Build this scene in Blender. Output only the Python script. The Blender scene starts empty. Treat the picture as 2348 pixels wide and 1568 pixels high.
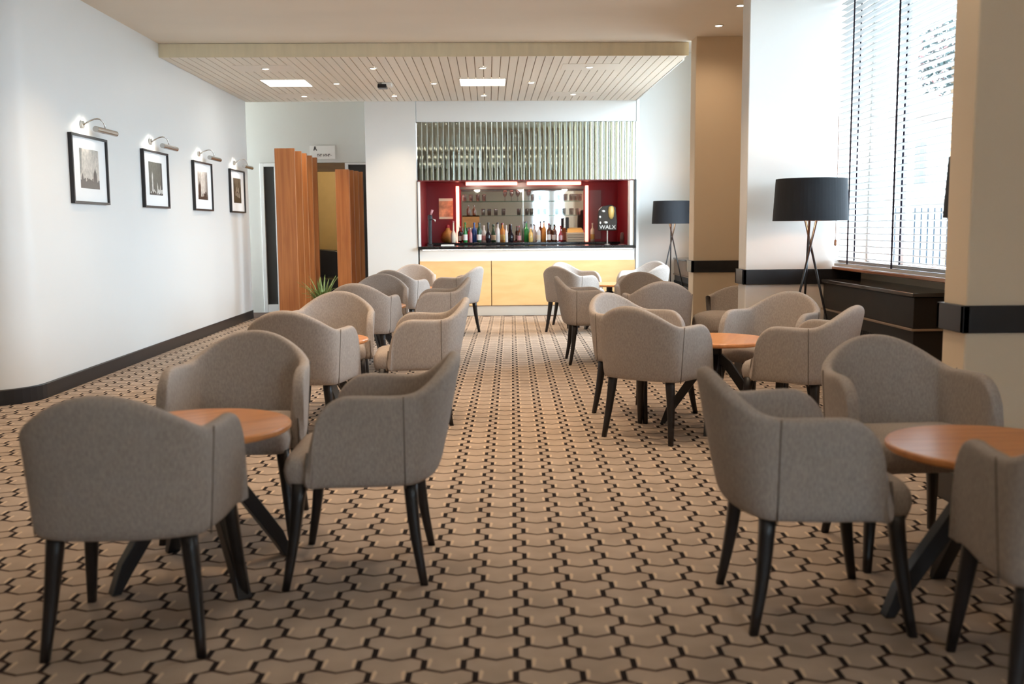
import bpy, math, random
from mathutils import Vector, Matrix

random.seed(11)
PI = math.pi
R = math.radians
SC = bpy.context.scene
COL = SC.collection

# ------------------------------------------------------------------ helpers
class MB:
    """collects vertices and faces, becomes ONE mesh object"""
    def __init__(self):
        self.v = []; self.f = []; self.m = []
    def add(self, vs, fs, mi=0):
        n = len(self.v)
        self.v += [tuple(p) for p in vs]
        self.f += [tuple(i + n for i in f) for f in fs]
        self.m += [mi] * len(fs)
        return self
    def box(self, x0, x1, y0, y1, z0, z1, mi=0):
        vs = [(x0,y0,z0),(x1,y0,z0),(x1,y1,z0),(x0,y1,z0),(x0,y0,z1),(x1,y0,z1),(x1,y1,z1),(x0,y1,z1)]
        return self.add(vs, [(3,2,1,0),(4,5,6,7),(0,1,5,4),(1,2,6,5),(2,3,7,6),(3,0,4,7)], mi)
    def loft(self, rings, mi=0, cap=True, closed=True):
        n = len(rings[0]); vs = [p for r in rings for p in r]; fs = []
        for i in range(len(rings) - 1):
            for j in range(n if closed else n - 1):
                k = (j + 1) % n
                fs.append((i*n+j, i*n+k, (i+1)*n+k, (i+1)*n+j))
        if cap and closed:
            fs.append(tuple(range(n - 1, -1, -1)))
            fs.append(tuple((len(rings)-1)*n + j for j in range(n)))
        return self.add(vs, fs, mi)
    def lathe(self, prof, c=(0,0,0), n=24, mi=0, cap=True):
        rings = [[(c[0]+r*math.cos(2*PI*j/n), c[1]+r*math.sin(2*PI*j/n), c[2]+z) for j in range(n)] for r, z in prof]
        return self.loft(rings, mi, cap)
    def tube(self, pts, r, n=10, mi=0, r2=None):
        pts = [Vector(p) for p in pts]; rings = []
        up = Vector((0.03, 0.07, 1)).normalized()
        for i, p in enumerate(pts):
            t = (pts[min(i+1, len(pts)-1)] - pts[max(i-1, 0)]).normalized()
            a = t.cross(up)
            if a.length < 1e-3: a = t.cross(Vector((1,0,0)))
            a.normalize(); b = t.cross(a).normalized()
            rr = r if r2 is None else r + (r2 - r) * i / (len(pts) - 1)
            rings.append([p + a*rr*math.cos(2*PI*j/n) + b*rr*math.sin(2*PI*j/n) for j in range(n)])
        return self.loft(rings, mi)
    def prism(self, poly, z0, z1, mi=0):
        return self.loft([[(x,y,z0) for x,y in poly], [(x,y,z1) for x,y in poly]], mi)
    def build(self, name, mats, parent=None, smooth=False, bevel=0.0, seg=2):
        me = bpy.data.meshes.new(name)
        me.from_pydata(self.v, [], self.f)
        if not isinstance(mats, (list, tuple)): mats = [mats]
        for m in mats: me.materials.append(m)
        for p, mi in zip(me.polygons, self.m):
            p.material_index = mi
        me.update()
        return link(name, me, parent, smooth, bevel, seg)

def link(name, me, parent=None, smooth=False, bevel=0.0, seg=2):
    o = bpy.data.objects.new(name, me)
    COL.objects.link(o)
    if parent is not None: o.parent = parent
    if smooth:
        for p in me.polygons: p.use_smooth = True
    if bevel > 0:
        b = o.modifiers.new('edge', 'BEVEL'); b.width = bevel; b.segments = seg
        b.limit_method = 'ANGLE'; b.angle_limit = R(35); b.harden_normals = True
        for p in me.polygons: p.use_smooth = True
    return o

def tag(o, label=None, cat=None, group=None, kind=None):
    if label: o['label'] = label
    if cat: o['category'] = cat
    if group: o['group'] = group
    if kind: o['kind'] = kind
    return o

def empty(name, loc, rz=0.0, label=None, cat=None, group=None, kind=None):
    o = bpy.data.objects.new(name, None); COL.objects.link(o)
    o.location = loc; o.rotation_euler = (0, 0, rz); o.empty_display_size = 0.1
    return tag(o, label, cat, group, kind)

def copy_tree(o, parent=None):
    c = o.copy(); COL.objects.link(c)
    if parent is not None: c.parent = parent
    for ch in list(o.children):
        copy_tree(ch, c)
    return c

def structure(o, label=None):
    o['kind'] = 'structure'
    if label: o['label'] = label
    return o

# ------------------------------------------------------------------ materials
def srgb(r, g, b):
    def f(c):
        c /= 255.0
        return c / 12.92 if c <= 0.04045 else ((c + 0.055) / 1.055) ** 2.4
    return (f(r), f(g), f(b), 1.0)

def newmat(name):
    m = bpy.data.materials.new(name); m.use_nodes = True
    nt = m.node_tree; b = nt.nodes['Principled BSDF']
    return m, nt, b

def mat(name, col, rough=0.6, metal=0.0, var=0.0, scale=(8,8,8), bump=0.0, bscale=200.0, spec=0.5, coat=0.0, emit=None, es=0.0, detail=3.0):
    m, nt, b = newmat(name); N = nt.nodes; L = nt.links
    b.inputs['Base Color'].default_value = col
    b.inputs['Roughness'].default_value = rough
    b.inputs['Metallic'].default_value = metal
    b.inputs['Specular IOR Level'].default_value = spec
    b.inputs['Coat Weight'].default_value = coat
    tc = N.new('ShaderNodeTexCoord')
    mp = N.new('ShaderNodeMapping'); mp.inputs['Scale'].default_value = scale
    L.new(tc.outputs['Object'], mp.inputs['Vector'])
    nz = N.new('ShaderNodeTexNoise'); nz.inputs['Scale'].default_value = 1.0; nz.inputs['Detail'].default_value = detail
    L.new(mp.outputs['Vector'], nz.inputs['Vector'])
    if var > 0:
        rp = N.new('ShaderNodeValToRGB')
        e = rp.color_ramp.elements
        e[0].position = 0.3; e[1].position = 0.7
        e[0].color = tuple(c * (1 - var) for c in col[:3]) + (1,)
        e[1].color = tuple(min(1, c * (1 + var)) for c in col[:3]) + (1,)
        L.new(nz.outputs['Fac'], rp.inputs['Fac'])
        L.new(rp.outputs['Color'], b.inputs['Base Color'])
    if bump > 0:
        n2 = N.new('ShaderNodeTexNoise'); n2.inputs['Scale'].default_value = bscale; n2.inputs['Detail'].default_value = 2
        L.new(tc.outputs['Object'], n2.inputs['Vector'])
        bp = N.new('ShaderNodeBump'); bp.inputs['Strength'].default_value = bump; bp.inputs['Distance'].default_value = 0.002
        L.new(n2.outputs['Fac'], bp.inputs['Height']); L.new(bp.outputs['Normal'], b.inputs['Normal'])
    if emit:
        b.inputs['Emission Color'].default_value = emit; b.inputs['Emission Strength'].default_value = es
    return m

def wood(name, c1, c2, scale=(18, 18, 1.2), rough=0.4, spec=0.5, coat=0.0):
    m, nt, b = newmat(name); N = nt.nodes; L = nt.links
    tc = N.new('ShaderNodeTexCoord'); mp = N.new('ShaderNodeMapping'); mp.inputs['Scale'].default_value = scale
    L.new(tc.outputs['Object'], mp.inputs['Vector'])
    nz = N.new('ShaderNodeTexNoise'); nz.inputs['Scale'].default_value = 1.0; nz.inputs['Detail'].default_value = 6
    nz.inputs['Distortion'].default_value = 0.6
    L.new(mp.outputs['Vector'], nz.inputs['Vector'])
    rp = N.new('ShaderNodeValToRGB'); e = rp.color_ramp.elements
    e[0].position = 0.32; e[1].position = 0.68; e[0].color = c1; e[1].color = c2
    L.new(nz.outputs['Fac'], rp.inputs['Fac']); L.new(rp.outputs['Color'], b.inputs['Base Color'])
    b.inputs['Roughness'].default_value = rough; b.inputs['Specular IOR Level'].default_value = spec
    b.inputs['Coat Weight'].default_value = coat; b.inputs['Coat Roughness'].default_value = 0.15
    return m

def glow(name, col, s):
    m, nt, b = newmat(name); N = nt.nodes
    b.inputs['Base Color'].default_value = (0.8, 0.8, 0.8, 1)
    b.inputs['Emission Color'].default_value = col; b.inputs['Emission Strength'].default_value = s
    return m

def thin_glass(name, tint=(1,1,1,1), refl=0.07, rough=0.02):
    m, nt, b = newmat(name); N = nt.nodes; L = nt.links
    N.remove(b); out = N['Material Output']
    t = N.new('ShaderNodeBsdfTransparent'); t.inputs['Color'].default_value = tint
    g = N.new('ShaderNodeBsdfGlossy'); g.inputs['Roughness'].default_value = rough
    mx = N.new('ShaderNodeMixShader'); mx.inputs['Fac'].default_value = refl
    L.new(t.outputs['BSDF'], mx.inputs[1]); L.new(g.outputs['BSDF'], mx.inputs[2]); L.new(mx.outputs['Shader'], out.inputs['Surface'])
    return m

WARM = (1.0, 0.80, 0.58, 1)
M = {}
M['white'] = mat('white_wall_paint', (0.72, 0.725, 0.708, 1), 0.42, var=0.02, scale=(0.6,0.6,0.6), bump=0.05, bscale=60, spec=0.35)
M['cream'] = mat('cream_wall_paint', (0.71, 0.575, 0.415, 1), 0.55, var=0.03, scale=(0.7,0.7,0.7), bump=0.05, bscale=60, spec=0.3)
M['pale'] = mat('pale_wall_paint', (0.73, 0.705, 0.66, 1), 0.5, var=0.02, scale=(0.7,0.7,0.7), spec=0.3)
M['greywall'] = mat('grey_beige_paint', (0.56, 0.53, 0.47, 1), 0.6, var=0.03, scale=(0.7,0.7,0.7))
M['ceil'] = mat('beige_ceiling_plaster', (0.80, 0.73, 0.62, 1), 0.8, var=0.035, scale=(0.5,1.2,0.5), bump=0.1, bscale=30)
M['plank'] = mat('cream_ceiling_boards', (0.80, 0.735, 0.635, 1), 0.55, var=0.04, scale=(6,0.4,1))
M['fascia'] = mat('straw_coloured_fascia', (0.76, 0.67, 0.48, 1), 0.6, var=0.05, scale=(14,1,2))
M['groove'] = mat('brown_groove', (0.33, 0.26, 0.19, 1), 0.8)  # brown backing seen between the soffit boards
M['black'] = mat('black_painted_trim', (0.012, 0.012, 0.014, 1), 0.32, var=0.1, bump=0.02)
M['blacksatin'] = mat('black_satin_metal', (0.01, 0.01, 0.012, 1), 0.28, spec=0.5)
M['fabric'] = mat('taupe_woven_fabric', (0.368, 0.318, 0.284, 1), 0.92, var=0.14, scale=(150,150,60), bump=0.35, bscale=420, spec=0.12, detail=2)
M['seam'] = mat('dark_seam_thread', (0.16, 0.13, 0.11, 1), 0.9)
M['leg'] = wood('black_stained_beech', (0.008,0.0065,0.0065,1), (0.016,0.012,0.012,1), (30,30,3), 0.42)
M['tabletop'] = wood('cherry_table_veneer', (0.56,0.215,0.070,1), (0.70,0.30,0.108,1), (3,22,6), 0.30, coat=0.25)
M['tableblack'] = mat('black_table_base', (0.013,0.013,0.015,1), 0.4)
M['carpet'] = mat('taupe_carpet_pile', (0.400, 0.315, 0.250, 1), 0.95, var=0.12, scale=(5,5,5), bump=0.5, bscale=300, spec=0.1)
M['carpetline'] = mat('brown_carpet_outline', (0.075, 0.048, 0.037, 1), 0.95, bump=0.4, bscale=300, spec=0.1)
M['carpetdark'] = mat('black_carpet_accent', (0.022, 0.016, 0.015, 1), 0.95, bump=0.4, bscale=300, spec=0.1)
M['carpetlight'] = mat('sand_carpet_highlight', (0.60, 0.455, 0.335, 1), 0.95, bump=0.4, bscale=300, spec=0.1)
M['fin'] = wood('cherry_screen_boards', (0.32,0.105,0.030,1), (0.46,0.175,0.052,1), (26,26,1.1), 0.38)
M['maple'] = wood('maple_bar_front', (0.83,0.50,0.215,1), (0.90,0.575,0.265,1), (2.2,8,9), 0.35, coat=0.1)
M['darkwood'] = wood('dark_lintel_wood', (0.11,0.055,0.018,1), (0.17,0.09,0.03,1), (2,8,8), 0.5)
M['sill'] = wood('brown_window_sill', (0.20,0.075,0.03,1), (0.29,0.115,0.045,1), (10,1.5,10), 0.22, coat=0.3)
M['counter'] = mat('black_stone_counter', (0.016,0.015,0.015,1), 0.14, var=0.3, scale=(40,40,40))
M['barwhite'] = mat('white_lacquer', (0.82,0.80,0.76,1), 0.35)
M['plinth'] = mat('pale_steel_plinth', (0.72,0.66,0.57,1), 0.4, metal=0.2)
M['red'] = mat('dark_red_gloss_panel', (0.175,0.006,0.013,1), 0.28, var=0.1, scale=(2,2,2))
M['coral'] = glow('coral_light_tube', (1.0,0.27,0.19,1), 3.2)
M['mirror'] = mat('mirror_silver', (0.86,0.86,0.84,1), 0.03, metal=1.0)
M['mirrorslat'] = mat('greenish_mirror_slat', (0.34,0.385,0.35,1), 0.03, metal=1.0)
M['slatback'] = mat('dark_green_backing', (0.05,0.055,0.045,1), 0.6)
M['chrome'] = mat('brushed_chrome', (0.55,0.53,0.50,1), 0.25, metal=1.0)
M['shade'] = mat('black_lampshade_fabric', (0.014,0.015,0.018,1), 0.75, bump=0.2, bscale=500, spec=0.3)
M['lining'] = mat('copper_shade_lining', (0.72,0.36,0.16,1), 0.5)
M['bulb'] = glow('warm_lamp_bulb', WARM, 6.0)
M['panel'] = glow('white_light_panel', (1.0,0.965,0.91,1), 7.0)
M['fillpanel'] = glow('warm_fill_panel', (1.0,0.85,0.66,1), 5.6)
M['dot'] = glow('downlight_lens', (1.0,0.90,0.78,1), 12.0)
M['ring'] = mat('white_downlight_ring', (0.75,0.70,0.62,1), 0.4)
M['offpanel'] = mat('pale_ceiling_plate', (0.80,0.735,0.64,1), 0.5)
M['glass'] = thin_glass('clear_window_glass', (0.97,0.99,1,1), 0.06)
M['darkglass'] = mat('dark_door_glass', (0.030,0.028,0.025,1), 0.6)
M['shelfglass'] = thin_glass('green_shelf_glass', (0.70,0.82,0.78,1), 0.18)
M['tumbler'] = thin_glass('drinking_glass', (0.84,0.86,0.86,1), 0.16)
M['frameblack'] = mat('black_picture_frame', (0.012,0.010,0.011,1), 0.35)
M['mat'] = mat('white_picture_mount', (0.86,0.86,0.85,1), 0.6)
M['slat'] = mat('silver_blind_slat', (0.46,0.455,0.45,1), 0.5)
M['tape'] = mat('grey_blind_tape', (0.035,0.03,0.05,1), 0.9, spec=0.1)
M['upvc'] = mat('white_window_frame', (0.80,0.81,0.83,1), 0.4)
M['cab'] = mat('dark_brown_cabinet', (0.013,0.011,0.010,1), 0.45, var=0.15, scale=(3,3,3), spec=0.25)
M['cabtop'] = mat('dark_cabinet_top', (0.05,0.045,0.042,1), 0.15)
M['cabbrown'] = mat('taupe_brown_cabinet', (0.20,0.14,0.095,1), 0.4, var=0.1)
M['slot'] = mat('vent_slot_black', (0.003,0.003,0.003,1), 0.8)
M['yellow'] = mat('ochre_hall_paint', (0.60,0.47,0.26,1), 0.6, var=0.03)
M['leaf'] = mat('plant_leaf_green', (0.16,0.22,0.06,1), 0.5, var=0.35, scale=(20,20,20))
M['pot'] = mat('dark_clay_pot', (0.06,0.035,0.025,1), 0.5)
M['sign'] = mat('pale_sign_plate', (0.72,0.68,0.62,1), 0.5)
M['ink'] = mat('black_sign_ink', (0.03,0.025,0.02,1), 0.6)

# ------------------------------------------------------------------ camera (35 mm view, slight tilt down and roll)
CAMH = 1.35
FPX = 2300.0
def make_camera():
    W, H = 2348.0, 1568.0
    d = Vector((1120.0 - W/2, 521.5 - H/2, FPX)).normalized()
    n = d.cross(Vector((1, -0.0075, 0))).normalized()
    if n.y > 0: n = -n
    r = d.cross(n)
    if r.x < 0: r = -r
    rows = [Vector((r[i], d[i], n[i])) for i in range(3)]          # right, down, forward in world axes
    right, down, fwd = rows
    cd = bpy.data.cameras.new('camera'); co = bpy.data.objects.new('camera', cd); COL.objects.link(co)
    m = Matrix.Identity(4)
    for i in range(3):
        m[i][0] = right[i]; m[i][1] = -down[i]; m[i][2] = -fwd[i]
    m.translation = Vector((0, 0, CAMH))
    co.matrix_world = m
    cd.sensor_fit = 'HORIZONTAL'; cd.sensor_width = 36.0; cd.lens = FPX / W * 36.0
    cd.clip_start = 0.05; cd.clip_end = 300
    cd.dof.use_dof = True; cd.dof.focus_distance = 9.0; cd.dof.aperture_fstop = 2.4
    SC.camera = co
make_camera()

# ------------------------------------------------------------------ room shell
XL, XR = -3.61, 2.24          # left wall, pier faces
XW = 3.25                     # window wall
YF, YB = 11.42, 15.4          # soffit front edge, bar wall
ZC, ZS = 3.385, 3.24
YR = -4.0                     # wall behind

def carpet():
    b = MB()
    b.box(-6.2, XW + 0.3, YR, 21.0, -0.1, 0.0, 1)
    s, q = 0.163, 0.172
    dl, nn = 0.10*q, 0.13*q
    a = R(-1.30); ca, sa = math.cos(a), math.sin(a)
    x0, y0 = 0.178, 3.06
    base = [(-.345*s, dl-.5*q), (0, dl-.5*q-nn), (.345*s, dl-.5*q), (.345*s, 0), (.655*s, dl), (.655*s, q/2),
            (.345*s, q/2+dl), (0, q/2+dl-nn), (-.345*s, q/2+dl), (-.655*s, q/2), (-.655*s, dl), (-.345*s, 0)]
    g = 0.0072
    t = [(-.345*s+.004, dl-.5*q+g), (0, dl-.5*q-nn+g), (.345*s-.004, dl-.5*q+g), (.345*s-.004, -g*1.2), (.655*s-.010, dl+g), (.655*s-.012, q/2-g),
         (.345*s, q/2+dl-g), (0, q/2+dl-nn-g), (-.345*s, q/2+dl-g), (-.655*s+.012, q/2-g), (-.655*s+.010, dl+g), (-.345*s+.004, -g*1.2)]
    hl = [[(sg*.255*s, dl-.5*q+.018), (sg*(.345*s-.006), dl-.5*q+.014), (sg*(.345*s-.006), -.004), (sg*.28*s, .012), (sg*.225*s, -.002)] for sg in (1, -1)]
    dk = [[(sg*(.345*s-.003), dl-.5*q+.001), (sg*(.345*s+.015), dl-.5*q+.004), (sg*(.345*s+.015), -.004), (sg*(.345*s-.003), -.002)] for sg in (1, -1)]
    def put(poly, cx, cy, z, mi):
        pts = [(cx + ca*x - sa*y, cy + sa*x + ca*y, z) for x, y in poly]
        ar = sum(pts[i][0]*pts[(i+1) % len(pts)][1] - pts[(i+1) % len(pts)][0]*pts[i][1] for i in range(len(pts)))
        if ar < 0: pts.reverse()
        b.add(pts, [tuple(range(len(pts)))], mi)
    for i in range(-40, 26):
        for j in range(-8, 86):
            lx = i*s; ly = j*q + (q/2 if i % 2 else 0)
            cx = x0 + ca*lx - sa*ly; cy = y0 + 0.13 + sa*lx + ca*ly
            if cx < -6.1 or cx > XW - 0.02 or cy > 15.25 or cy < 1.9: continue
            if abs(cx) > 0.75 * cy + 0.5: continue
            put(t, cx, cy, 0.0008, 0)
            for p in hl: put(p, cx, cy, 0.0012, 3)
            for p in dk: put(p, cx, cy, 0.0014, 2)
    return structure(b.build('floor', [M['carpet'], M['carpetline'], M['carpetdark'], M['carpetlight']]))
carpet()

def arc(cx, cy, r, a0, a1, n=10):
    return [(cx + r*math.cos(R(a0 + (a1-a0)*i/n)), cy + r*math.sin(R(a0 + (a1-a0)*i/n))) for i in range(n + 1)]

# left wall: a solid block whose two ends are rounded off
rr = 0.42
outl = [(-6.2, 7.72)] + arc(XL - rr, 7.72 + rr, rr, -90, 0) + arc(XL - 0.22, 15.55 - 0.22, 0.22, 0, 90) + [(-6.2, 15.55)]
b = MB(); b.prism(outl, 0, ZC)
structure(b.build('wall_left', M['white'], smooth=False))
for p in bpy.data.objects['wall_left'].data.polygons:
    p.use_smooth = abs(p.normal.z) < 0.5
try:
    bpy.data.objects['wall_left'].data.set_sharp_from_angle(angle=R(40))
except Exception: pass
def off(poly, d):
    out = []
    for i, (x, y) in enumerate(poly):
        x0, y0 = poly[max(i-1, 0)]; x1, y1 = poly[min(i+1, len(poly)-1)]
        tx, ty = x1-x0, y1-y0; l = math.hypot(tx, ty)
        out.append((x + ty/l*d, y - tx/l*d))
    return out
b = MB(); o2 = off(outl, 0.014)
ring = []
for (x, y), (X, Y) in zip(outl, o2):
    ring.append([(x, y, 0.001), (X, Y, 0.001), (X, Y, 0.117), (X*0.7+x*0.3, Y*0.7+y*0.3, 0.125), (x, y, 0.125)])
b.loft(ring)
structure(b.build('baseboard_left', M['black']))

# main ceiling, soffit with boards, deep bay ceiling
b = MB()
b.box(-6.2, XW+0.3, YR, YF, ZC, ZC+0.2)
b.box(-6.2, XL, YF, 15.6, ZC, ZC+0.2)
b.box(-6.2, -1.70, 15.41, 16.6, ZC, ZC+0.2)
structure(b.build('ceiling', M['ceil']))
b = MB()
b.box(XL, XR, YF, YB+0.01, ZS+0.012, ZS+0.2, 1)
nb = 59; bw = (XR - XL) / nb
for i in range(nb):
    b.box(XL + i*bw + 0.005, XL + (i+1)*bw - 0.005, YF+0.012, YB, ZS, ZS+0.02, 0)
structure(b.build('ceiling_soffit', [M['plank'], M['groove']]))
b = MB(); b.box(XL, XR+0.01, YF-0.006, YF+0.012, ZS-0.004, ZC-0.004)
structure(b.build('trim_1', M['fascia']))
b = MB(); b.box(XR, XR+0.02, YF+0.3, YB, ZS-0.004, 4.0)
structure(b.build('trim_2', M['white']))
b = MB(); b.box(XR+0.02, XW+0.3, 11.0, 16.0, 4.0, 4.2)
structure(b.build('ceiling_bay', M['pale']))

# piers on the window side, with a black rail round each
for k, (y0, y1, xl) in enumerate(((4.66, 4.90, 2.245), (8.72, 8.96, 2.235), (11.10, 11.36, 2.265))):
    b = MB(); b.box(xl, XW+0.2, y0, y1, 0, 4.0 if k == 2 else ZC)
    pm = [M['cream'], M['pale'], M['cream']][k]  # same paint on all; the paler middle pier has daylight in its colour
    structure(b.build('wall_pier', pm, bevel=0.012))
    b = MB(); t = 0.022
    z0, z1 = (0.838, 0.968)
    b.box(xl - t, XW - (0.0 if k else 0.0), y0 - t, y0 + 0.01, z0, z1)
    b.box(xl - t, xl + 0.01, y0 - t, y1 + t, z0, z1)
    b.box(xl - t, XW, y1 - 0.01, y1 + t, z0, z1)
    structure(b.build('trim_%d' % (3 + k), M['black'], bevel=0.004))

b = MB()
for (y0, y1, xl) in ((4.66, 4.90, 2.245), (8.72, 8.96, 2.235), (11.10, 11.36, 2.265)):
    b.box(xl-0.016, XW, y0-0.016, y1+0.016, 0.001, 0.15)
structure(b.build('baseboard_right', M['black'], bevel=0.004))
# window wall: low wall, piers of wall beside the windows
b = MB()
b.box(XW, XW+0.25, YR, 4.66, 0, ZC)
b.box(XW, XW+0.25, 4.66, 8.9, 0, 0.965)
b.box(XW, XW+0.25, 8.9, 11.3, 0, ZC)
b.box(XW, XW+0.25, 11.2, 15.9, 0, 0.965)
b.box(XW, XW+0.25, 11.2, 15.9, 3.9, 4.1); b.box(XW, XW+0.25, 14.4, 15.9, 0.965, 3.9)
structure(b.build('wall_right', M['cream']))

def window(n, y0, y1, zt, ys):
    w = empty('window_%d' % n, (XW + 0.08, y0, 0.965), kind='structure')
    h = zt - 0.965
    b = MB(); L = y1 - y0
    for a, c in ((0, 0.06), (L-0.06, L)): b.box(-.03, .03, a, c, 0, h)
    b.box(-.03, .03, 0, L, 0, 0.07); b.box(-.03, .03, 0, L, h-0.07, h)
    for yy in ys: b.box(-.03, .03, yy-y0-.035, yy-y0+.035, 0, h)
    b.build('window_frame', M['upvc'], w, bevel=0.004)
    b = MB(); b.box(-.004, .004, 0.03, L-0.03, 0.03, h-0.03)
    b.build('pane', M['glass'], w)
    b = MB(); b.box(-0.335, 0.0, 0.0, L, 0.0, 0.026)
    b.build('window_sill', M['sill'], w, bevel=0.006)
    return w
window(1, 4.905, 8.715, ZC, (6.55, 7.97))
window(2, 11.365, 14.4, 3.9, (12.4, 13.4))

# bar wall and the pieces of wall beside it
b = MB(); b.box(-1.844, -1.078, YB, 16.4, 0, ZC+0.1)
structure(b.build('wall_back', M['white'], bevel=0.004))
b = MB(); b.box(-1.07, 2.252, YB+0.012, YB+0.25, 2.935, ZC)
structure(b.build('wall_bulkhead', M['white']))
b = MB(); b.box(2.256, XW+0.3, 15.8, 16.0, 0, 4.1); b.box(2.256, 2.30, YB, 15.8, 0, 4.0); b.box(2.256, 2.36, 15.8, 16.02, 0, 4.0)
structure(b.build('wall_alcove', M['white']))

# lobby behind the screens: grey wall with door opening
YD = 16.4
b = MB()
b.box(-6.2, -3.66, YD, YD+0.12, 0, ZC)
b.box(-3.66, -1.80, YD, YD+0.12, 2.405, ZC)
structure(b.build('wall_lobby', M['greywall']))
d = empty('door_1', (-2.6, YD, 0), kind='structure')
b = MB()
b.box(-1.06, -1.00, -0.02, 0.10, 0, 2.40); b.box(-0.83, -0.785, -0.02, 0.10, 0, 2.40); b.box(-1.00, -0.83, -0.02, 0.10, 2.345, 2.40); b.box(-1.00, -0.83, -0.02, 0.10, 0, 0.13)
b.box(0.305, 0.355, -0.02, 0.10, 0, 2.40); b.box(0.355, 0.80, -0.02, 0.10, 2.37, 2.40)
b.build('door_frame', M['pale'], d, bevel=0.004)
b = MB(); b.box(-1.00, -0.83, 0.02, 0.04, 0.13, 2.345); b.box(0.355, 0.80, 0.02, 0.04, 0.02, 2.37)
b.build('side_pane', M['darkglass'], d)
b = MB(); b.box(-0.785, 0.305, 0.0, 0.10, 2.265, 2.40)
b.build('lintel', M['darkwood'], d)
b = MB()
b.box(-4.4, -1.2, 19.4, 19.5, 0, 2.9); b.box(-4.5, -4.4, YD+0.12, 19.5, 0, 2.9); b.box(-1.3, -1.2, YD+0.12, 19.5, 0, 2.9); b.box(-4.5, -1.2, YD+0.12, 19.5, 2.8, 2.9)
structure(b.build('wall_hall', M['yellow']))

# walls out of frame that close the room
b = MB(); b.box(-6.4, -6.2, YR, 7.8, 0, ZC)
structure(b.build('wall_far_left', M['cream']))
b = MB()
for x0, x1 in ((-6.2, 1.76), (2.33, 2.60), (3.14, XW+0.3)): b.box(x0, x1, YR-0.2, YR, 0, ZC)
b.box(1.7, 3.2, YR-0.2, YR, 0, 0.7); b.box(1.7, 3.2, YR-0.2, YR, 2.9, ZC)
structure(b.build('wall_front', M['pale']))
w3 = empty('window_3', (2.045, YR-0.1, 0.7), kind='structure')
b = MB()
for dx in (0, 0.825):
    b.box(dx-.285, dx-.24, -.03, .03, 0, 2.2); b.box(dx+.24, dx+.285, -.03, .03, 0, 2.2); b.box(dx-.285, dx+.285, -.03, .03, 0, .06); b.box(dx-.285, dx+.285, -.03, .03, 2.14, 2.2)
b.build('window_frame', M['upvc'], w3)
b = MB()
for dx in (0, 0.825): b.box(dx-.25, dx+.25, -.004, .004, .03, 2.17)
b.build('pane', M['glass'], w3)

# bar niche: red back and sides, dark roof
for nm, bx in (('wall_bar_back', (-1.17, 2.36, 17.6, 17.7, 0, 2.3)), ('wall_bar_left', (-1.17, -1.067, 15.96, 17.6, 0, 2.3)),
               ('wall_bar_right', (2.257, 2.36, 16.0, 17.6, 0, 2.3)), ('ceiling_bar', (-1.074, 2.254, 15.66, 17.6, 2.12, 2.2))):
    structure(MB().box(*bx).build(nm, M['red']))
b = MB(); b.box(-1.17, -1.078, 16.41, 17.7, 2.3, 3.3); b.box(-1.07, 2.254, 15.66, 17.7, 2.3, 2.4)
structure(b.build('ceiling_bar_store', M['red']))
b = MB(); b.box(-1.076, -1.045, YB+0.002, 15.66, 1.06, 2.062); b.box(2.165, 2.225, YB+0.002, 15.66, 1.06, 2.062)
structure(b.build('trim_6', M['barwhite']))
b = MB(); b.box(2.225, 2.256, YB-0.03, YB+0.03, 1.06, 2.062); b.box(-1.078, -1.068, YB-0.012, YB+0.012, 1.06, 2.062)
structure(b.build('trim_7', M['black']))

# ------------------------------------------------------------------ tub chairs
def topz(x, y, back):
    if back: return 0.736 + 0.128 * (1 - min(1, abs(x)/0.296) ** 2.0)
    t = max(0.0, (y + 0.02) / 0.176)
    return 0.40 + 0.340 * max(0.0, 1 - min(1.0, t) ** 2.6) ** (1/2.6) - 0.006*max(0.0, min(1.0, -y/0.2))

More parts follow.
